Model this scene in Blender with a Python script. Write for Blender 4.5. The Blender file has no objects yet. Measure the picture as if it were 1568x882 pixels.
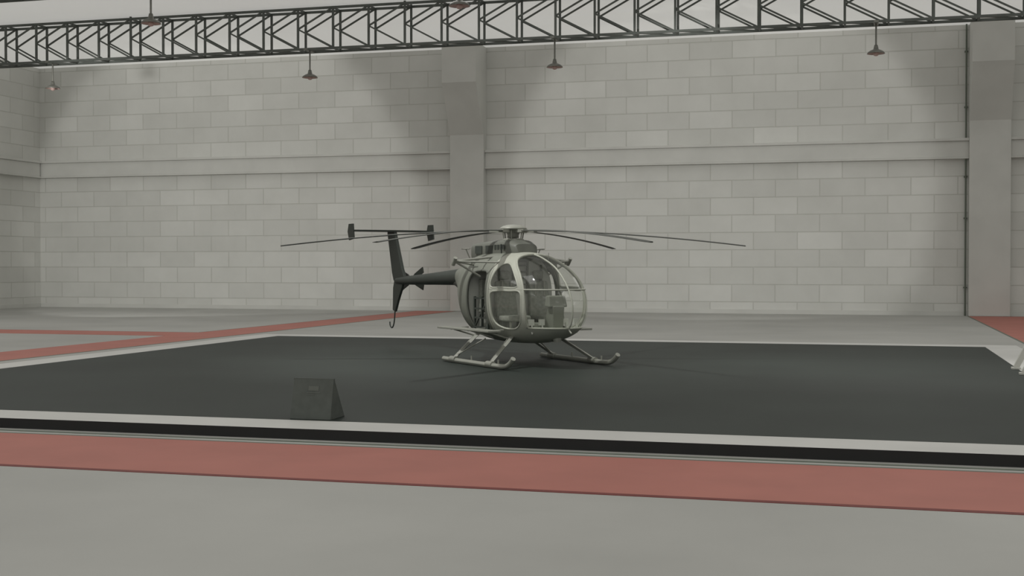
import bpy, math, random
from mathutils import Vector, Matrix
random.seed(4)
sc = bpy.context.scene
sc.view_settings.view_transform = 'Standard'
sc.view_settings.look = 'None'

# ---------------------------------------------------------------- materials
def new_mat(name):
    m = bpy.data.materials.new(name); m.use_nodes = True
    return m, m.node_tree.nodes, m.node_tree.links, m.node_tree.nodes['Principled BSDF']

def paint(name, col, rough=0.6, metal=0.0, var=0.12, scale=3.0, bump=0.0, spec=0.4):
    m, n, l, b = new_mat(name)
    tc = n.new('ShaderNodeTexCoord'); nz = n.new('ShaderNodeTexNoise')
    nz.inputs['Scale'].default_value = scale; nz.inputs['Detail'].default_value = 5
    l.new(tc.outputs['Object'], nz.inputs['Vector'])
    r = n.new('ShaderNodeValToRGB')
    r.color_ramp.elements[0].position = 0.3; r.color_ramp.elements[1].position = 0.7
    r.color_ramp.elements[0].color = (*[c*(1-var) for c in col], 1)
    r.color_ramp.elements[1].color = (*[min(1, c*(1+var)) for c in col], 1)
    l.new(nz.outputs['Fac'], r.inputs['Fac']); l.new(r.outputs['Color'], b.inputs['Base Color'])
    b.inputs['Roughness'].default_value = rough; b.inputs['Metallic'].default_value = metal
    b.inputs['Specular IOR Level'].default_value = spec
    if bump:
        bp = n.new('ShaderNodeBump'); bp.inputs['Strength'].default_value = bump
        bp.inputs['Distance'].default_value = 0.02
        l.new(nz.outputs['Fac'], bp.inputs['Height']); l.new(bp.outputs['Normal'], b.inputs['Normal'])
    return m

def block_mat(name, axis):
    m, n, l, b = new_mat(name)
    tc = n.new('ShaderNodeTexCoord'); sp = n.new('ShaderNodeSeparateXYZ'); cb = n.new('ShaderNodeCombineXYZ')
    l.new(tc.outputs['Object'], sp.inputs[0])
    l.new(sp.outputs[axis], cb.inputs['X'])
    ad = n.new('ShaderNodeMath'); ad.operation = 'ADD'; ad.inputs[1].default_value = 0.22 + 6.58
    l.new(sp.outputs['Z'], ad.inputs[0]); l.new(ad.outputs[0], cb.inputs['Y'])
    def brick(c1, c2, cm, ms, smooth):
        k = n.new('ShaderNodeTexBrick')
        k.inputs['Scale'].default_value = 1.0
        k.inputs['Brick Width'].default_value = 1.62
        k.inputs['Row Height'].default_value = 0.658
        k.inputs['Mortar Size'].default_value = ms
        k.inputs['Mortar Smooth'].default_value = smooth
        k.inputs['Bias'].default_value = -0.25
        k.inputs['Color1'].default_value = (*c1, 1); k.inputs['Color2'].default_value = (*c2, 1)
        k.inputs['Mortar'].default_value = (*cm, 1)
        l.new(cb.outputs[0], k.inputs['Vector'])
        return k
    k = brick((.625, .625, .595), (.71, .71, .68), (.55, .55, .515), 0.02, 0.4)
    nz = n.new('ShaderNodeTexNoise'); nz.inputs['Scale'].default_value = 0.55; nz.inputs['Detail'].default_value = 8
    nz.inputs['Roughness'].default_value = 0.6
    l.new(tc.outputs['Object'], nz.inputs['Vector'])
    r = n.new('ShaderNodeValToRGB'); r.color_ramp.elements[0].position = .3; r.color_ramp.elements[1].position = .7
    r.color_ramp.elements[0].color = (.93, .93, .925, 1); r.color_ramp.elements[1].color = (1.03, 1.03, 1.03, 1)
    l.new(nz.outputs['Fac'], r.inputs['Fac'])
    mx = n.new('ShaderNodeMix'); mx.data_type = 'RGBA'; mx.blend_type = 'MULTIPLY'; mx.inputs[0].default_value = 1
    l.new(k.outputs['Color'], mx.inputs[6]); l.new(r.outputs['Color'], mx.inputs[7])
    l.new(mx.outputs[2], b.inputs['Base Color'])
    bp = n.new('ShaderNodeBump'); bp.invert = True; bp.inputs['Strength'].default_value = .5
    bp.inputs['Distance'].default_value = .03
    l.new(k.outputs['Fac'], bp.inputs['Height']); l.new(bp.outputs['Normal'], b.inputs['Normal'])
    b.inputs['Roughness'].default_value = .85; b.inputs['Specular IOR Level'].default_value = .2
    return m

M = {}
M['wall_x'] = block_mat('painted_block_wall', 'X')
M['wall_y'] = block_mat('painted_block_side', 'Y')
M['plaster'] = paint('plaster', (.60, .60, .57), .85, var=.05, scale=.8, bump=.1, spec=.2)
M['ceiling'] = paint('ceiling_fill_glow', (.70, .70, .67), .9, var=.04, scale=.5, spec=.1)
_b = M['ceiling'].node_tree.nodes['Principled BSDF']
_b.inputs['Emission Color'].default_value = (1, .995, .96, 1); _b.inputs['Emission Strength'].default_value = .30  # emission added as soft ambient fill and to keep the ceiling pale
M['floor'] = paint('concrete_floor', (.40, .40, .380), .6, var=.10, scale=.30, bump=.02, spec=.25)
M['red'] = paint('red_floor_paint', (.42, .16, .13), .6, var=.06, scale=1.2, spec=.25)
M['red_dk'] = paint('dark_red_edge', (.16, .025, .02), .6, var=.1)
M['white'] = paint('white_floor_paint', (.58, .58, .56), .6, var=.05, scale=1., spec=.25)
M['mat'] = paint('dark_rubber_deck', (.027, .034, .030), .55, var=.2, scale=.3, spec=.16)
M['black'] = paint('black_edge', (.010, .010, .010), .6, var=.1)
M['line'] = paint('grey_green_line', (.14, .16, .13), .7, var=.1)
M['steel'] = paint('truss_steel', (.095, .105, .095), .5, .2, var=.15)
M['hull'] = paint('hull_lit_front', (.40, .41, .355), .5, .0, var=.05, scale=2)  # front of the hull, its stronger light put into the colour
M['hull_aft'] = paint('hull_shaded_aft', (.19, .20, .17), .5, .0, var=.08, scale=2)  # aft hull, weaker light at the rear painted in as a darker tone
M['dark'] = paint('hull_shaded_dark', (.045, .053, .046), .5, 0, var=.12, scale=2)  # tail tone, darkened in colour because less light reaches the rear
M['fair'] = paint('fairing_paint', (.13, .137, .118), .5, 0, var=.1, scale=3)
M['tube'] = paint('grey_tubing', (.29, .295, .26), .45, .1, var=.05)
M['seat'] = paint('seat_fabric', (.24, .25, .22), .9, var=.2, scale=20)
M['inner'] = paint('cabin_lining', (.55, .56, .52), .8, var=.1)
M['blade'] = paint('blade_paint', (.065, .07, .062), .5, var=.08)
M['lampg'] = paint('lamp_enamel', (.18, .18, .16), .4, .3)
M['lampp'] = paint('lamp_reflector_pink', (.50, .36, .33), .5)
M['sign'] = paint('sign_board_dark', (.075, .084, .075), .6, var=.12, scale=9, bump=.1)
M['label'] = paint('sign_label', (.11, .12, .105), .6, var=.1)
M['wood'] = paint('sawhorse_paint', (.5, .5, .46), .6)
def glass():
    m, n, l, b = new_mat('canopy_glass')
    out = n['Material Output']
    t = n.new('ShaderNodeBsdfTransparent'); t.inputs['Color'].default_value = (.97, .98, .96, 1)
    g = n.new('ShaderNodeBsdfGlossy'); g.inputs['Roughness'].default_value = .06
    g.inputs['Color'].default_value = (.9, .9, .9, 1)
    d = n.new('ShaderNodeBsdfDiffuse'); d.inputs['Color'].default_value = (.5, .51, .46, 1)
    lw = n.new('ShaderNodeLayerWeight'); lw.inputs['Blend'].default_value = .25
    m1 = n.new('ShaderNodeMixShader')
    mp = n.new('ShaderNodeMath'); mp.operation = 'MULTIPLY_ADD'; mp.inputs[1].default_value = .2; mp.inputs[2].default_value = .02
    l.new(lw.outputs['Facing'], mp.inputs[0]); l.new(mp.outputs[0], m1.inputs[0])
    l.new(t.outputs[0], m1.inputs[1]); l.new(g.outputs[0], m1.inputs[2])
    m2 = n.new('ShaderNodeMixShader'); m2.inputs[0].default_value = .035
    l.new(m1.outputs[0], m2.inputs[1]); l.new(d.outputs[0], m2.inputs[2])
    l.new(m2.outputs[0], out.inputs['Surface'])
    return m
M['glass'] = glass()

# ---------------------------------------------------------------- mesh helpers
def mk(name, v, f, mats, parent=None, idx=None, smooth=False, bevel=0):
    me = bpy.data.meshes.new(name); me.from_pydata([tuple(p) for p in v], [], f)
    if not isinstance(mats, (list, tuple)): mats = [mats]
    for m in mats: me.materials.append(m)
    if idx:
        for p, i in zip(me.polygons, idx): p.material_index = i
    if smooth:
        for p in me.polygons: p.use_smooth = True
    me.validate(); me.update()
    o = bpy.data.objects.new(name, me); sc.collection.objects.link(o)
    if parent: o.parent = parent
    if bevel:
        b = o.modifiers.new('bevel', 'BEVEL'); b.width = bevel; b.segments = 2; b.limit_method = 'ANGLE'
    return o

class G:
    def __init__(s): s.v = []; s.f = []; s.i = []
    def add(s, v, f, i=0):
        o = len(s.v); s.v += [Vector(p) for p in v]; s.f += [tuple(a+o for a in q) for q in f]; s.i += [i]*len(f)
    def box(s, a, b, i=0):
        x0, y0, z0 = a; x1, y1, z1 = b
        s.add([(x0,y0,z0),(x1,y0,z0),(x1,y1,z0),(x0,y1,z0),(x0,y0,z1),(x1,y0,z1),(x1,y1,z1),(x0,y1,z1)],
              [(0,3,2,1),(4,5,6,7),(0,1,5,4),(1,2,6,5),(2,3,7,6),(3,0,4,7)], i)
    def beam(s, p, q, w, i=0, h=None):
        p = Vector(p); q = Vector(q); d = (q-p).normalized(); h = h or w
        up = Vector((0,0,1)) if abs(d.z) < .9 else Vector((0,1,0))
        a = d.cross(up).normalized()*w/2; b = d.cross(a).normalized()*h/2
        s.add([p-a-b,p+a-b,p+a+b,p-a+b,q-a-b,q+a-b,q+a+b,q-a+b],
              [(0,3,2,1),(4,5,6,7),(0,1,5,4),(1,2,6,5),(2,3,7,6),(3,0,4,7)], i)
    def tube(s, pts, r, seg=8, i=0, closed=False):
        pts = [Vector(p) for p in pts]; n = len(pts); rr = r if isinstance(r, (list, tuple)) else [r]*n
        base = len(s.v); prev = None
        for k in range(n):
            if closed: d = (pts[(k+1)%n]-pts[k-1])
            else: d = pts[min(k+1, n-1)]-pts[max(k-1, 0)]
            d.normalize()
            if prev is None:
                up = Vector((0,0,1)) if abs(d.z) < .9 else Vector((1,0,0)); a = d.cross(up).normalized()
            else: a = (prev - d*prev.dot(d)).normalized()
            prev = a; b = d.cross(a)
            for j in range(seg):
                t = 2*math.pi*j/seg; s.v.append(pts[k]+(a*math.cos(t)+b*math.sin(t))*rr[k])
        for k in range(n if closed else n-1):
            k2 = (k+1) % n
            for j in range(seg):
                j2 = (j+1) % seg
                s.f.append((base+k*seg+j, base+k*seg+j2, base+k2*seg+j2, base+k2*seg+j)); s.i.append(i)
        if not closed:
            s.f.append(tuple(base+j for j in range(seg))[::-1]); s.i.append(i)
            s.f.append(tuple(base+(n-1)*seg+j for j in range(seg))); s.i.append(i)
    def lathe(s, c, prof, seg=24, i=0):
        base = len(s.v); c = Vector(c)
        for r, z in prof:
            for j in range(seg):
                t = 2*math.pi*j/seg; s.v.append(c+Vector((r*math.cos(t), r*math.sin(t), z)))
        for k in range(len(prof)-1):
            for j in range(seg):
                j2 = (j+1) % seg
                s.f.append((base+k*seg+j, base+k*seg+j2, base+(k+1)*seg+j2, base+(k+1)*seg+j)); s.i.append(i)
    def obj(s, name, mats, parent=None, smooth=False, bevel=0):
        return mk(name, s.v, s.f, mats, parent, s.i, smooth, bevel)

def cr(pts, n=6):
    P = [Vector(p) for p in pts]; out = []
    for k in range(len(P)-1):
        p0 = P[max(k-1, 0)]; p1 = P[k]; p2 = P[k+1]; p3 = P[min(k+2, len(P)-1)]
        for j in range(n):
            t = j/n
            out.append(.5*((2*p1)+(-p0+p2)*t+(2*p0-5*p1+4*p2-p3)*t*t+(-p0+3*p1-3*p2+p3)*t**3))
    out.append(P[-1]); return out

def empty(name, loc=(0,0,0), rz=0):
    e = bpy.data.objects.new(name, None); sc.collection.objects.link(e); e.location = loc
    e.rotation_euler = (0, 0, rz); e.empty_display_size = .3
    return e

# ---------------------------------------------------------------- room
XL, XR, YF, YB, H = -35.1, 26.0, -9.0, 49.0, 10.5
g = G(); g.box((XL-.4, YF, -.3), (XR+.4, YB+.4, 0)); g.obj('floor', M['floor'])
g = G(); g.box((XL-.4, YB, 0), (XR+.4, YB+.4, H+.5)); g.obj('wall_back', M['wall_x'])
g = G(); g.box((XL-.4, YF, 0), (XL, YB, H+.5)); g.obj('wall_left', M['wall_y'])
g = G(); g.box((XR, YF, 0), (XR+.4, YB, H+.5)); g.obj('wall_right', M['wall_y'])
g = G(); g.box((XL, YF, 0+H), (XR, YB, H+.3)); g.obj('ceiling', M['ceiling'])
cols = [-15.25, 4.3, 23.9]
g = G()
edges = [XL] + [c for x in cols for c in (x-.7, x+.7)] + [XR]
for a, b in zip(edges[0::2], edges[1::2]):
    g.box((a, YB-.22, 5.72), (b, YB, 6.30)); g.box((a, YB-.30, 6.30), (b, YB, 6.40)); g.box((a, YB-.27, 5.66), (b, YB, 5.72))
g.obj('trim_1', M['plaster'], bevel=.015)
g = G(); g.box((XL, YF, 5.72), (XL+.22, YB-.3, 6.30)); g.box((XL, YF, 6.30), (XL+.30, YB-.3, 6.40)); g.box((XL, YF, 5.66), (XL+.27, YB-.3, 5.72))
g.obj('trim_2', M['plaster'], bevel=.015)
g = G()
for a, b in zip(edges[0::2], edges[1::2]): g.box((a, YB-.06, 0), (b, YB, .16))
g.obj('baseboard_back', M['plaster'])
g = G(); g.box((XL, YF, 0), (XL+.06, YB-.06, .16)); g.obj('baseboard_left', M['plaster'])
for x in cols:
    prof = [(YB,0),(YB-.42,0),(YB-.42,7.0),(YB-1.45,8.95),(YB-1.45,H),(YB,H)]
    v = [(x-.7, y, z) for y, z in prof] + [(x+.7, y, z) for y, z in prof]
    n = len(prof)
    f = [tuple(range(n)), tuple(range(2*n-1, n-1, -1))] + [(k, k+n, (k+1) % n+n, (k+1) % n) for k in range(n)]
    mk('wall_column', v, f, M['plaster'], bevel=.02)
g = G(); g.tube([(3.5, YB-.12, 0), (3.5, YB-.12, H)], .03)
for z in (1, 3.5, 5, 7.5, 9.5): g.box((3.44, YB-.12, z), (3.56, YB, z+.05))
g.obj('wall_conduit', M['line'])

def slab(name, x0, x1, y0, y1, mat, z=.004):
    g = G(); g.box((x0, y0, 0), (x1, y1, z)); return g.obj(name, mat)
slab('floor_stripe_front', XL+.1, XR-.1, 9.86, 11.72, M['red'])
slab('floor_stripe_front_edge', XL+.1, XR-.1, 9.78, 9.86, M['red_dk'])
slab('floor_line_front', XL+.1, XR-.1, 11.72, 11.77, M['line'], .005)
slab('floor_line_inner', XL+.1, XR-.1, 11.90, 11.96, M['line'], .005)
slab('floor_stripe_left', -17.3, -15.7, 11.97, YB-.5, M['red'])
slab('floor_line_left', -15.7, -15.64, 11.97, YB-.5, M['line'])
slab('floor_line_left_outer', -17.36, -17.3, 31.1, YB-.5, M['line'])
slab('floor_stripe_far', XL+.1, -17.3, 29.3, 31.0, M['red'])
slab('floor_line_far', XL+.1, -17.36, 31.0, 31.06, M['line'])
slab('floor_stripe_right', 3.6, 5.5, 11.97, YB-.5, M['red'])
slab('floor_line_right', 3.54, 3.6, 11.97, YB-.5, M['line'])

PX0, PX1, PY0, PY1, PH, BW = -14.3, 3.1, 12.1, 28.9, .11, .68
xs = [PX0, PX0+BW, PX1-BW, PX1]; ys = [PY0, PY0+BW, PY1-BW, PY1]
v = [(x, y, PH) for y in ys for x in xs]; f = []; ix = []
for j in range(3):
    for i in range(3):
        f.append((j*4+i, j*4+i+1, j*4+i+5, j*4+i+4)); ix.append(0 if (i == 1 and j == 1) else 1)
b = len(v); v += [(PX0,PY0,0),(PX1,PY0,0),(PX1,PY1,0),(PX0,PY1,0)]
c = [0, 3, 15, 12]
for k in range(4):
    f.append((b+k, b+(k+1) % 4, c[(k+1) % 4], c[k])); ix.append(2)
f.append((b+3, b+2, b+1, b)); ix.append(2)
mk('parking_deck', v, f, [M['mat'], M['white'], M['black']], None, ix)

# ---------------------------------------------------------------- trusses
def truss(Y):
    g = G(); zb, zt, w = 9.07, 10.42, .62; s = 1.27
    n = int((XR-XL-.4)/s); x0 = XL+.2
    for y in (Y-w/2, Y+w/2):
        for z in (zb, zt): g.beam((x0, y, z), (x0+n*s, y, z), .075)
    for k in range(n+1):
        x = x0+k*s; m = (zb+zt)/2
        for y in (Y-w/2, Y+w/2):
            g.beam((x, y, zb), (x, y, zt), .065)
            if k < n:
                g.beam((x, y, m), (x+s, y, zt), .05); g.beam((x, y, m), (x+s, y, zb), .05)
        g.beam((x, Y-w/2, zb), (x, Y+w/2, zb), .05); g.beam((x, Y-w/2, zt), (x, Y+w/2, zt), .05)
        if k < n: g.beam((x, Y-w/2, zb), (x+s, Y+w/2, zb), .045)
        if k % 8 == 0:
            g.beam((x, Y-w/2, zt), (x, Y-w/2, H), .06); g.beam((x, Y+w/2, zt), (x, Y+w/2, H), .06)
    return g.obj('roof_truss', M['steel'])
truss(40.0); truss(30.0)

def lamp(x, y):
    e = empty('pendant_lamp', (x, y, 8.2))
    g = G(); g.tube([(0,0,.15), (0,0,.87)], .028); g.box((-.07,-.35,.84),(.07,.35,.90))
    g.obj('rod', M['lampg'], e)
    g = G(); g.lathe((0,0,0), [(.0,.22),(.05,.22),(.065,.15),(.08,.09),(.17,.055),(.235,.01),(.265,-.04),(.25,-.04)])
    g.obj('shade', M['lampg'], e, True)
    g = G(); g.lathe((0,0,0), [(.25,-.038),(.19,.01),(.1,.06),(0,.07)]); g.obj('reflector', M['lampp'], e, True)
    g = G(); g.lathe((0,0,0), [(0,-.12),(.06,-.10),(.085,-.05),(.06,.02),(.04,.06)]); g.obj('bulb', M['lampp'], e, True)
for y in (40.0, 30.0):
    for x in (-28.1, -18.1, -9.6, .3, 9.6): lamp(x, y)

# ---------------------------------------------------------------- A-frame sign
e = empty('a_frame_sign', (-5.825, 13.0, PH))
v = [(-.24,-.15,0),(.24,-.15,0),(.24,.25,0),(-.24,.25,0),(-.235,-.045,.43),(.235,-.045,.43),(.235,-.015,.43),(-.235,-.015,.43)]
f = [(0,3,2,1),(4,5,6,7),(0,1,5,4),(1,2,6,5),(2,3,7,6),(3,0,4,7)]
mk('board', v, f, M['sign'], e, bevel=.006)
g = G(); g.beam((-.24,-.03,.432),(.24,-.03,.432),.02)
g.tube([(-.2,-.03,.43),(.2,-.03,.43)], .012); g.obj('hinge', M['sign'], e)
g = G()
def fy(z): return -.15+.105*z/.43
for (x0, x1, z0, z1) in ((-.05,.07,.31,.36),(-.07,.09,.285,.292),(-.07,.02,.265,.271)):
    g.add([(x0,fy(z0)-.004,z0),(x1,fy(z0)-.004,z0),(x1,fy(z1)-.004,z1),(x0,fy(z1)-.004,z1),
           (x0,fy(z0)+.01,z0),(x1,fy(z0)+.01,z0),(x1,fy(z1)+.01,z1),(x0,fy(z1)+.01,z1)],
          [(0,1,2,3),(4,7,6,5),(0,4,5,1),(1,5,6,2),(2,6,7,3),(3,7,4,0)])
g.obj('label', M['label'], e)

# ---------------------------------------------------------------- sawhorse
e = empty('sawhorse', (2.80, 21.15, PH)); g = G()
for y in (0, 1.1):
    for sx in (-1, 1):
        g.beam((sx*.42, y-.03, .03), (sx*.03, y, .82), .06, h=.09)
        g.box((sx*.42-.07, y-.09, 0), (sx*.42+.07, y+.05, .035))
    g.beam((-.26, y, .36), (.26, y, .36), .04, h=.08)
g.box((-.05, -.2, .80), (.05, 1.3, .93)); g.obj('frame', M['wood'], e, bevel=.006)

# ---------------------------------------------------------------- helicopter
HX, HY = -5.94, 21.64
heli = empty('helicopter', (HX, HY, PH), math.atan2(-.714, .70))
ST = [(1.98,.97,.93,.001),(1.965,1.07,.83,.13),(1.90,1.22,.70,.28),(1.74,1.42,.58,.44),(1.45,1.64,.47,.58),
      (1.05,1.80,.40,.66),(.7,1.88,.375,.69),(.3,1.92,.365,.70),(-.1,1.93,.37,.69),(-.5,1.92,.40,.67),
      (-.85,1.88,.49,.615),(-1.15,1.81,.72,.50),(-1.5,1.72,1.05,.33),(-1.9,1.63,1.33,.18)]
def interp(n=9):
    out = []
    for k in range(len(ST)-1):
        p = [ST[max(k-1,0)], ST[k], ST[k+1], ST[min(k+2,len(ST)-1)]]
        for j in range(n):
            t = j/n
            out.append(tuple(.5*((2*b)+(-a+c)*t+(2*a-5*b+4*c-d)*t*t+(-a+3*b-3*c+d)*t**3) for a,b,c,d in zip(*p)))
    out.append(ST[-1]); return out
TB = interp(22); NE = 2.4
def sec(x):
    for a, b in zip(TB, TB[1:]):
        if b[0] <= x <= a[0]:
            t = (a[0]-x)/max(1e-6, a[0]-b[0]); return [p+(q-p)*t for p, q in zip(a, b)]
    return list(TB[0] if x > TB[0][0] else TB[-1])
def surf(x, z, side, off=.0):
    _, zt, zb, w = sec(min(x, 1.979)); zc = (zt+zb)/2; h = (zt-zb)/2
    q = min(1, abs(z-zc)/h); y = w*(1-q**NE)**(1/NE)
    zz = zc+max(-h, min(h, z-zc))
    return Vector((x, side*(y+off), zz))
def inpoly(x, z, P):
    c = False; j = len(P)-1
    for i in range(len(P)):
        if ((P[i][1] > z) != (P[j][1] > z)) and (x < (P[j][0]-P[i][0])*(z-P[i][1])/(P[j][1]-P[i][1])+P[i][0]): c = not c
        j = i
    return c
def rnd(P, n=6):
    L = len(P); out = []
    for k in range(L):
        p0, p1, p2, p3 = P[k-1], P[k], P[(k+1) % L], P[(k+2) % L]
        for j in range(n):
            t = j/n
            out.append(tuple(.5*((2*b)+(-a+c)*t+(2*a-5*b+4*c-d)*t*t+(-a+3*b-3*c+d)*t**3) for a,b,c,d in zip(p0,p1,p2,p3)))
    return out
POST = [(1.38,.66),(1.43,.85),(1.43,1.1),(1.36,1.33),(1.20,1.52),(.98,1.68),(.80,1.80),(.72,1.90)]
POSTc = [(p.x, p.y) for p in cr([(a, b, 0) for a, b in POST], 5)]
WS = POSTc + [(.72,2.1),(2.2,2.1),(2.2,.66)]
DW = rnd([(.50,.74),(.46,1.0),(.47,1.22),(.72,1.265),(1.05,1.265),(1.31,1.25),(1.36,1.05),(1.30,.78),(1.08,.64),(.72,.64)])
UW = rnd([(.46,1.33),(.46,1.52),(.55,1.68),(.74,1.72),(.98,1.60),(1.22,1.38),(1.18,1.32),(.80,1.32)])
RD = rnd([(-.42,.62),(-.46,1.0),(-.42,1.4),(-.30,1.56),(0,1.60),(.25,1.56),(.30,1.3),(.30,.9),(.27,.60),(.1,.54),(-.25,.55)])
NR = 240
P = []
for (x, zt, zb, w) in TB:
    zc = (zt+zb)/2; h = (zt-zb)/2; row = []
    for j in range(NR):
        t = 2*math.pi*j/NR; c, s = math.cos(t), math.sin(t)
        row.append(Vector((x, w*math.copysign(abs(c)**(2/NE), c), zc+h*math.copysign(abs(s)**(2/NE), s))))
    P.append(row)
allv = [p for r in P for p in r]; fs = []; fg = []; fi = []
for k in range(len(P)-1):
    for j in range(NR):
        j2 = (j+1) % NR; q = (k*NR+j, k*NR+j2, (k+1)*NR+j2, (k+1)*NR+j)
        c = sum((allv[a] for a in q), Vector())/4
        x, z = c.x, c.z
        if x > .35 and (inpoly(x, z, WS) or inpoly(x, z, DW) or inpoly(x, z, UW)): fg.append(q)
        elif x < .4 and inpoly(x, z, RD): continue
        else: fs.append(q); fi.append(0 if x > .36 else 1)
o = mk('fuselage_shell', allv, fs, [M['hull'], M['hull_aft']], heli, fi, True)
sm = o.modifiers.new('thick', 'SOLIDIFY'); sm.thickness = .012; sm.offset = -1 
o = mk('canopy_glass', allv, fg, M['glass'], heli, None, True)
fr = G()
def on(poly, side, off=.004): return [surf(x, z, side, off) for x, z in poly]
for s in (-1, 1):
    fr.tube(on(DW, s), .017, 8, closed=True); fr.tube(on(UW, s), .015, 8, closed=True)
    fr.tube(on(RD, s), .022, 8, 1, closed=True)
    fr.tube(on(POSTc, s), .020, 8)
    fr.tube(on([(.40, z) for z in [.5+.06*i for i in range(20)]], s), .012, 6, 1)
    def arc(z, xa):
        pts = []
        xm = max(r[0] for r in TB if r[1] >= z and r[2] <= z)
        for i in range(25):
            t = i/24; x = xa+(xm-.0005-xa)*math.sin(t*math.pi/2)
            pts.append(surf(x, z, s, .003))
        pts.append(Vector((xm+.003, 0, z)))
        return pts
    fr.tube(arc(.66, 1.38), .016, 8); fr.tube(arc(1.29, .42), .013, 8)
    fr.tube([surf(.72, z, s, .004) for z in (1.83, 1.85, 1.865, 1.874, 1.878)]+[Vector((.72, 0, sec(.72)[1]+.004))], .018, 6)
cl = [Vector((r[0]+.004, 0, r[1])) for r in TB if r[0] > .72][::-1]+[Vector((r[0]+.004, 0, r[2])) for r in TB if r[2] > .64 and r[0] > 1]
fr.tube(cl, .015, 8)
fr.obj('canopy_frames', [M['hull'], M['fair']], heli, True)

# interior
g = G()
fx = [-.7+2.35*i/20 for i in range(21)]
top = [surf(x, .56, -1, -.03) for x in fx] + [surf(x, .56, 1, -.03) for x in fx][::-1]
top = [Vector((p.x, p.y, .56)) for p in top]
g.add(top, [tuple(range(len(top)))])
g.add([p-Vector((0,0,.02)) for p in top], [tuple(range(len(top)))[::-1]])
g.obj('cabin_floor', M['inner'], heli)
def bulk(bx, name, z1):
    g = G()
    ring = [surf(bx, .57+(z1-.57)*i/14, 1, -.04) for i in range(15)]
    v = ring + [Vector((p.x, -p.y, p.z)) for p in ring[::-1]]
    g.add(v, [tuple(range(len(v)))]); v2 = [p-Vector((.03,0,0)) for p in v]; g.add(v2, [tuple(range(len(v)))[::-1]])
    g.obj(name, M['inner'], heli)
bulk(.22, 'cabin_bulkhead', 1.86); bulk(-.48, 'rear_bulkhead', 1.84)
bx = .22
g = G()
for yy in (-.14, .14): g.beam((bx+.02, yy, 1.2), (bx+.05, yy, 1.84), .03)
for i in range(6): g.beam((bx+.04,-.14,1.25+i*.11), (bx+.04,.14,1.25+i*.11), .025)
for yy in (-.42, .42): g.beam((bx+.03, yy, .7), (bx+.03, yy, 1.7), .03)
g.obj('bulkhead_rungs', M['fair'], heli)
def seat(yc):
    g = G()
    g.box((.40, yc-.21, .74), (.86, yc+.21, .84)); 
    g.add([(.30,yc-.21,.80),(.42,yc-.21,.80),(.42,yc+.21,.80),(.30,yc+.21,.80),(.24,yc-.18,1.42),(.33,yc-.18,1.42),(.33,yc+.18,1.42),(.24,yc+.18,1.42)],
          [(0,3,2,1),(4,5,6,7),(0,1,5,4),(1,2,6,5),(2,3,7,6),(3,0,4,7)])
    g.box((.25, yc-.1, 1.45), (.32, yc+.1, 1.6)); g.obj('seat', M['seat'], heli, bevel=.03)
    g = G()
    for a in (-.17, .17):
        g.beam((.45, yc+a, .55), (.45, yc+a, .74), .03); g.beam((.82, yc+a, .55), (.82, yc+a, .74), .03)
        g.beam((.34, yc+a*.6, .85), (.36, yc+a*.5, 1.42), .03)
    g.tube(cr([(1.02,yc,.55),(1.05,yc,.8),(.98,yc,.95),(1.0,yc,1.08)]), .014, 6)
    g.obj('seat_frame', M['tube'], heli)
    g = G(); g.tube([(1.42,yc-.1,.56),(1.40,yc-.1,.74)], .015, 6); g.tube([(1.42,yc+.1,.56),(1.40,yc+.1,.74)], .015, 6)
    g.box((1.36,yc-.15,.7),(1.40,yc-.05,.8)); g.box((1.36,yc+.05,.7),(1.40,yc+.15,.8)); g.obj('pedals', M['inner'], heli)
seat(-.33); seat(.33)
g = G()
g.add([(1.15,-.10,.56),(1.52,-.10,.56),(1.52,.10,.56),(1.15,.10,.56),(1.38,-.11,1.02),(1.56,-.11,1.02),(1.56,.11,1.02),(1.38,.11,1.02)],
      [(0,3,2,1),(4,5,6,7),(0,1,5,4),(1,2,6,5),(2,3,7,6),(3,0,4,7)])
g.add([(1.38,-.18,1.0),(1.54,-.18,1.0),(1.54,.18,1.0),(1.38,.18,1.0),(1.39,-.16,1.19),(1.49,-.16,1.19),(1.49,.16,1.19),(1.39,.16,1.19)],
      [(0,3,2,1),(4,5,6,7),(0,1,5,4),(1,2,6,5),(2,3,7,6),(3,0,4,7)])
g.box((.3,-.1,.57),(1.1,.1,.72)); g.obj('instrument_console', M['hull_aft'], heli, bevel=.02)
g = G()
for yy in (-.60, .60):
    for xx in (-.30, -.02, .20): g.beam((xx, yy, .58), (xx, yy, 1.15), .035)
    for zz in (.62, .78, .94, 1.12): g.beam((-.30, yy, zz), (.20, yy, zz), .03)
    g.beam((-.30, yy, .62), (.20, yy, 1.12), .025)
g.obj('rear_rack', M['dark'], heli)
g = G(); g.box((-.42,-.45,.58), (.14,.45,.86)); g.box((-.46,-.45,.86), (-.34,.45,1.45)); g.obj('rear_bench_seat', M['seat'], heli, bevel=.02)

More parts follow.
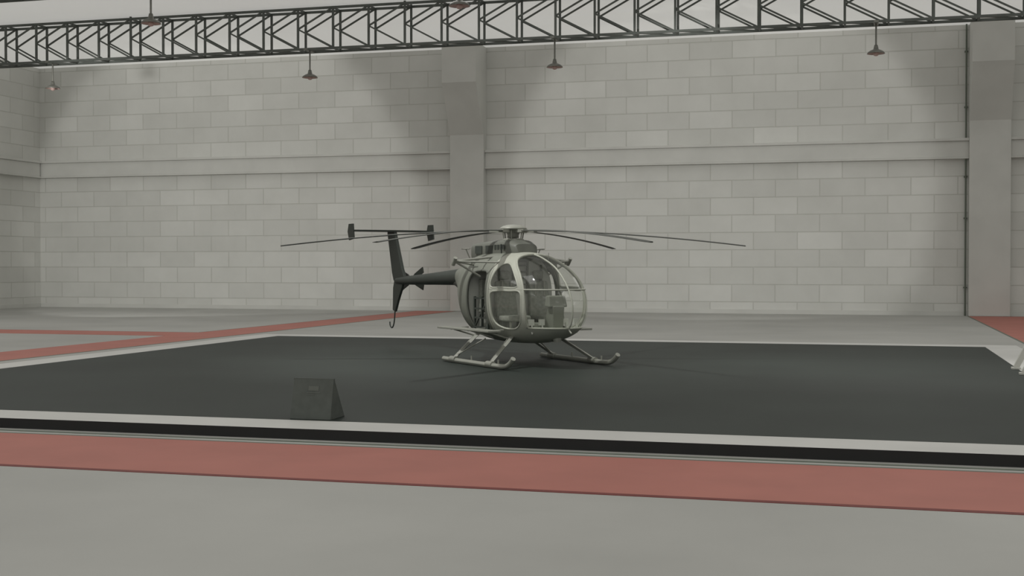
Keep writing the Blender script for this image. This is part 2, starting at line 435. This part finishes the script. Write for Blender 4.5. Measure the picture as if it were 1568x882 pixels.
def loft(rings, mat, name, smooth=True, cap=True, bevel=0):
    n = len(rings[0]); v = [p for r in rings for p in r]; f = []
    for k in range(len(rings)-1):
        for j in range(n):
            j2 = (j+1) % n; f.append((k*n+j, k*n+j2, (k+1)*n+j2, (k+1)*n+j))
    if cap: f.append(tuple(range(n))[::-1]); f.append(tuple((len(rings)-1)*n+j for j in range(n)))
    o = mk(name, v, f, mat, heli, None, smooth, bevel)
    if smooth:
        mo = o.modifiers.new('es', 'EDGE_SPLIT'); mo.split_angle = math.radians(50)
    return o
def sring(x, zc, h, w, ne=4, n=28):
    out = []
    for j in range(n):
        t = 2*math.pi*j/n; c, s = math.cos(t), math.sin(t)
        out.append(Vector((x, w*math.copysign(abs(c)**(2/ne), c), zc+h*math.copysign(abs(s)**(2/ne), s))))
    return out
loft([sring(.50,1.86,.05,.18), sring(.46,1.93,.13,.22), sring(.25,1.94,.19,.27), sring(0,1.94,.205,.29), sring(-.5,1.93,.20,.29),
      sring(-.95,1.92,.19,.27), sring(-1.12,1.93,.16,.25)], M['fair'], 'engine_fairing')
loft([sring(-1.125,1.93,.13,.21), sring(-1.13,1.93,.13,.21)], M['black'], 'fairing_outlet')
g = G()
g.tube([(.10,-.292,2.06),(.10,-.292,1.9)], .01)
for i, xx in enumerate((.18,.08,-.02,-.12)):
    g.box((xx-.03,-.298,1.97),(xx+.03,-.288,2.05))
for xx in (-.35,-.75): g.box((xx-.13,-.296,1.90),(xx+.13,-.288,2.04))
g.obj('fairing_panels', M['dark'], heli)
bo = [(-1.6,1.48,.20),(-1.9,1.475,.165),(-2.4,1.46,.145),(-3.2,1.43,.12),(-4.0,1.40,.10),(-4.7,1.38,.085),(-5.0,1.375,.06)]
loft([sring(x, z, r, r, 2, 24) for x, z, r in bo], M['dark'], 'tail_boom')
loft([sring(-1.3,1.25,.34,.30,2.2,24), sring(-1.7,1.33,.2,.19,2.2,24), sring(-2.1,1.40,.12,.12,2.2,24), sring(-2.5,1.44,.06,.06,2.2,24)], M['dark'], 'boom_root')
def fin(outl, th, name, mat=None):
    n = len(outl); v = []
    for s in (-1, 1):
        for x, z in outl: v.append((x, s*th, z))
    f = [tuple(range(n)), tuple(range(2*n-1, n-1, -1))]+[(k, k+n, (k+1) % n+n, (k+1) % n) for k in range(n)]
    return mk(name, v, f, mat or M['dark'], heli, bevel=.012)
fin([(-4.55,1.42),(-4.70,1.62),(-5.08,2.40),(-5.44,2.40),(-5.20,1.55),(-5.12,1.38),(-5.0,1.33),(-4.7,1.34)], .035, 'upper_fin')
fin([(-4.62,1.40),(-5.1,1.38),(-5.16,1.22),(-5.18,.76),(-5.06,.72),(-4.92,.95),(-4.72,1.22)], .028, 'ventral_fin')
g = G(); g.tube(cr([(-5.10,0,.80),(-5.14,0,.55),(-5.2,0,.42),(-5.28,0,.38),(-5.36,0,.42),(-5.38,0,.5)]), .015, 6); g.obj('tail_skid', M['dark'], heli)
g = G()
v = [(-5.12,-.91,2.40),(-5.42,-.91,2.40),(-5.48,0,2.40),(-5.06,0,2.40),(-5.42,.91,2.40),(-5.12,.91,2.40)]
v = v+[(a, b, c+.035) for a, b, c in v]
g.add(v, [(0,1,2,3)[::-1],(3,2,4,5)[::-1],(6,7,8,9),(9,8,10,11),(0,1,7,6),(1,2,8,7),(2,4,10,8),(4,5,11,10),(5,3,9,11),(3,0,6,9)])
g.obj('horizontal_stabilizer', M['dark'], heli)
g = G()
for s in (-1, 1):
    a = s*.91
    pr = [(-5.12,2.25),(-5.17,2.56),(-5.40,2.56),(-5.46,2.40),(-5.38,2.22)]
    v = [(x, a-.014, z) for x, z in pr]+[(x, a+.014, z) for x, z in pr]; n = 5
    g.add(v, [tuple(range(n)), tuple(range(2*n-1, n-1, -1))]+[(k, k+n, (k+1) % n+n, (k+1) % n) for k in range(n)])
g.obj('stabilizer_endplates', M['dark'], heli)
g = G(); g.tube([(-4.75,.0,1.40),(-4.75,.22,1.40)], .045, 12); g.tube([(-4.75,.17,1.40),(-4.75,.26,1.40)], .07, 12)
for a in [math.radians(q) for q in (20, 200, -15, 165)]:
    d = Vector((math.cos(a), 0, math.sin(a))); nn = Vector((-d.z, 0, d.x)); c = Vector((-4.75,.22,1.40))
    p = [c+d*.06+nn*.03, c+d*.2+nn*.06, c+d*.60+nn*.06, c+d*.60-nn*.06, c+d*.2-nn*.06, c+d*.06-nn*.03]
    v = [q+Vector((0,.01,0)) for q in p]+[q-Vector((0,.01,0)) for q in p]; n = 6
    g.add(v, [tuple(range(n)), tuple(range(2*n-1, n-1, -1))]+[(k, k+n, (k+1) % n+n, (k+1) % n) for k in range(n)])
g.obj('tail_rotor', M['dark'], heli)

# main rotor
g = G()
g.lathe((0,0,0), [(0,2.405),(.05,2.403),(.12,2.395),(.19,2.375),(.235,2.345),(.24,2.325),(.2,2.315),(.16,2.30),(.12,2.27),(.10,2.22),(.10,2.17),(0,2.17)], 32)
g.obj('rotor_hub', M['tube'], heli, True)
g = G(); g.lathe((0,0,0), [(.065,2.05),(.065,2.35),(0,2.35)], 16)
g.lathe((0,0,0), [(0,2.10),(.17,2.10),(.19,2.12),(.19,2.145),(.17,2.16),(0,2.16)], 24)
for k in range(6):
    a = math.radians(1+60*k+20); g.tube([(math.cos(a)*.17, math.sin(a)*.17, 2.13), (math.cos(a)*.2, math.sin(a)*.2, 2.30)], .012, 6)
g.obj('mast_and_swashplate', M['tube'], heli)
g = G()
for k in range(6):
    a = math.radians(1+60*k); d = Vector((math.cos(a), math.sin(a), 0)); s = Vector((-d.y, d.x, 0))
    g.beam(d*.12+Vector((0,0,2.29)), d*.42+Vector((0,0,2.29)), .09, h=.05, i=1)
    base = len(g.v); NS = 20
    for i in range(NS+1):
        r = .36+(4.07-.36)*i/NS; t = (r-.36)/3.71; z = 2.292-.262*t**1.7
        c = .055 if i == 0 else .085
        if i == NS: c = .06
        le = .35*c*2
        for (o1, o2) in ((le, .0), (le*.5, .013), (-c, .004), (-c, -.002), (le*.5, -.010)):
            g.v.append(d*r+s*o1+Vector((0,0,z+o2+o1*.05)))
    for i in range(NS):
        for j in range(5):
            j2 = (j+1) % 5; g.f.append((base+i*5+j, base+i*5+j2, base+(i+1)*5+j2, base+(i+1)*5+j)); g.i.append(0)
    g.f.append(tuple(base+j for j in range(5))); g.i.append(0)
    g.f.append(tuple(base+NS*5+j for j in range(5))[::-1]); g.i.append(0)
g.obj('rotor_blades', [M['blade'], M['tube']], heli)

# landing gear
g = G()
for s in (-1, 1):
    g.tube(cr([(-.72,s*1.0,.05),(-.3,s*1.0,.045),(.6,s*1.0,.045),(1.35,s*1.0,.045),(1.58,s*1.0,.065),(1.72,s*1.0,.13),(1.80,s*1.0,.20)], 5), .042, 12)
    for xa, xf in ((.72, 1.02), (-.50, -.33)):
        p = Vector((xa, s*.42, .50)); q = Vector((xf, s*.985, .09))
        dd = (q-p).normalized(); w1 = Vector((1,0,0)); nn = dd.cross(w1).normalized()
        v = []
        for pt, cw in ((p, .085), (q, .055)):
            for o1, o2 in ((cw, 0), (cw*.3, .028), (-cw, .006), (-cw, -.006), (cw*.3, -.028)): v.append(pt+w1*o1+nn*o2)
        g.add(v, [(0,1,2,3,4)[::-1], (5,6,7,8,9)]+[(j, (j+1) % 5, (j+1) % 5+5, j+5) for j in range(5)])
        g.tube([(xf-.10, s*1.0, .06), (xf+.10, s*1.0, .06)], .055, 12)
    g.tube([(.35, s*1.0, .05), (.35, s*1.0, .16)], .015, 6); g.tube([(1.30, s*1.0, .05), (1.30, s*1.0, .15)], .015, 6)
    g.tube([(xf, s*.96, .12), (xf+.25, s*.5, .42)], .014, 6)
g.obj('landing_skids', M['tube'], heli, True).modifiers.new('es', 'EDGE_SPLIT')
g = G()
for s in (-1, 1):
    y0, y1 = sorted((s*.78, s*1.02))
    g.box((-.95, y0, .575), (.98, y1, .61))
    for xx in (-.55, .1, .75):
        g.beam((xx, s*.60, .60), (xx, s*.95, .58), .035); g.beam((xx, s*.45, .44), (xx, s*.9, .575), .025)
g.obj('side_bench', M['tube'], heli, bevel=.008)
g = G()
for s in (-1, 1):
    g.tube([(.02, s*.3, 1.85), (0, s*1.15, 1.76)], .022); g.tube([(-.45, s*.55, 1.70), (0, s*1.15, 1.76)], .016)
    g.tube([(.02, s*.66, 1.50), (0, s*1.13, 1.75)], .018); g.tube([(.45, s*.5, 1.74), (0, s*1.13, 1.76)], .016)
    g.tube([(-.05, s*1.15, 1.70), (.05, s*1.15, 1.82)], .035, 10)
    g.tube([(-.35, s*.62, 1.70), (-.35, s*.75, 1.98)], .012, 6); g.tube([(-.5, s*.75, 1.98), (-.2, s*.75, 1.98)], .012, 6)
g.obj('roof_arms', M['tube'], heli)
g = G()
g.tube([(1.86,0,.64),(1.95,0,.58)], .014, 10); g.lathe((1.5,0,.42), [(0,0),(.06,.0),(.07,.04),(.07,.1)], 16)
g.tube([(1.2,.0,1.74),(1.22,.0,1.9)], .006, 6)
g.obj('nose_fittings', M['tube'], heli)

# ---------------------------------------------------------------- lights
w = bpy.data.worlds.new('world'); sc.world = w; w.use_nodes = True
w.node_tree.nodes['Background'].inputs[0].default_value = (.96, .97, .93, 1)
w.node_tree.nodes['Background'].inputs[1].default_value = .7
def area(x, y, z, sx, sy, p, rot=(0,0,0)):  # added soft fill below the ceiling, no fixture behind it
    L = bpy.data.lights.new('overhead_fill_light', 'AREA'); L.shape = 'RECTANGLE'; L.size = sx; L.size_y = sy; L.energy = p
    L.color = (1, .99, .955); o = bpy.data.objects.new('overhead_fill_light', L); sc.collection.objects.link(o)
    o.location = (x, y, z); o.rotation_euler = rot
for x in (-26, -12, 2, 16):
    for y in (3, 18, 33):
        area(x, y, 10.35, 5, 5, 150)
def spot(x, y, z, tgt, p, ang, blend=.25, rad=.3, name='wall_spotlight'):
    L = bpy.data.lights.new('spot', 'SPOT'); L.energy = p; L.spot_size = math.radians(ang); L.spot_blend = blend
    L.shadow_soft_size = rad; L.color = (1, .99, .955)
    o = bpy.data.objects.new(name, L); sc.collection.objects.link(o); o.location = (x, y, z)
    o.rotation_euler = (Vector(tgt)-Vector((x, y, z))).to_track_quat('-Z', 'Y').to_euler()
spot(-26.5, 31, 6.3, (-26.5, YB, 3.6), 2300, 57, .2)
for x in (-5.5, 14.1):
    spot(x, 31, 6.3, (x, YB, 5.0), 2050, 51, .2)
spot(-9.2, 18.5, 9.0, (-6.2, 21.6, 0), 1900, 70, .9, .15, 'deck_spotlight')
spot(0.5, 23.0, 9.0, (0.5, 21.5, 0), 1100, 55, 1.0, .3, 'deck_spotlight')

# ---------------------------------------------------------------- camera
cam = bpy.data.cameras.new('camera'); cam.lens = 45; cam.sensor_width = 36
co = bpy.data.objects.new('camera', cam); sc.collection.objects.link(co)
co.location = (0, 0, 1.78); co.rotation_euler = (math.radians(90-.96), 0, math.radians(15.4))
sc.camera = co
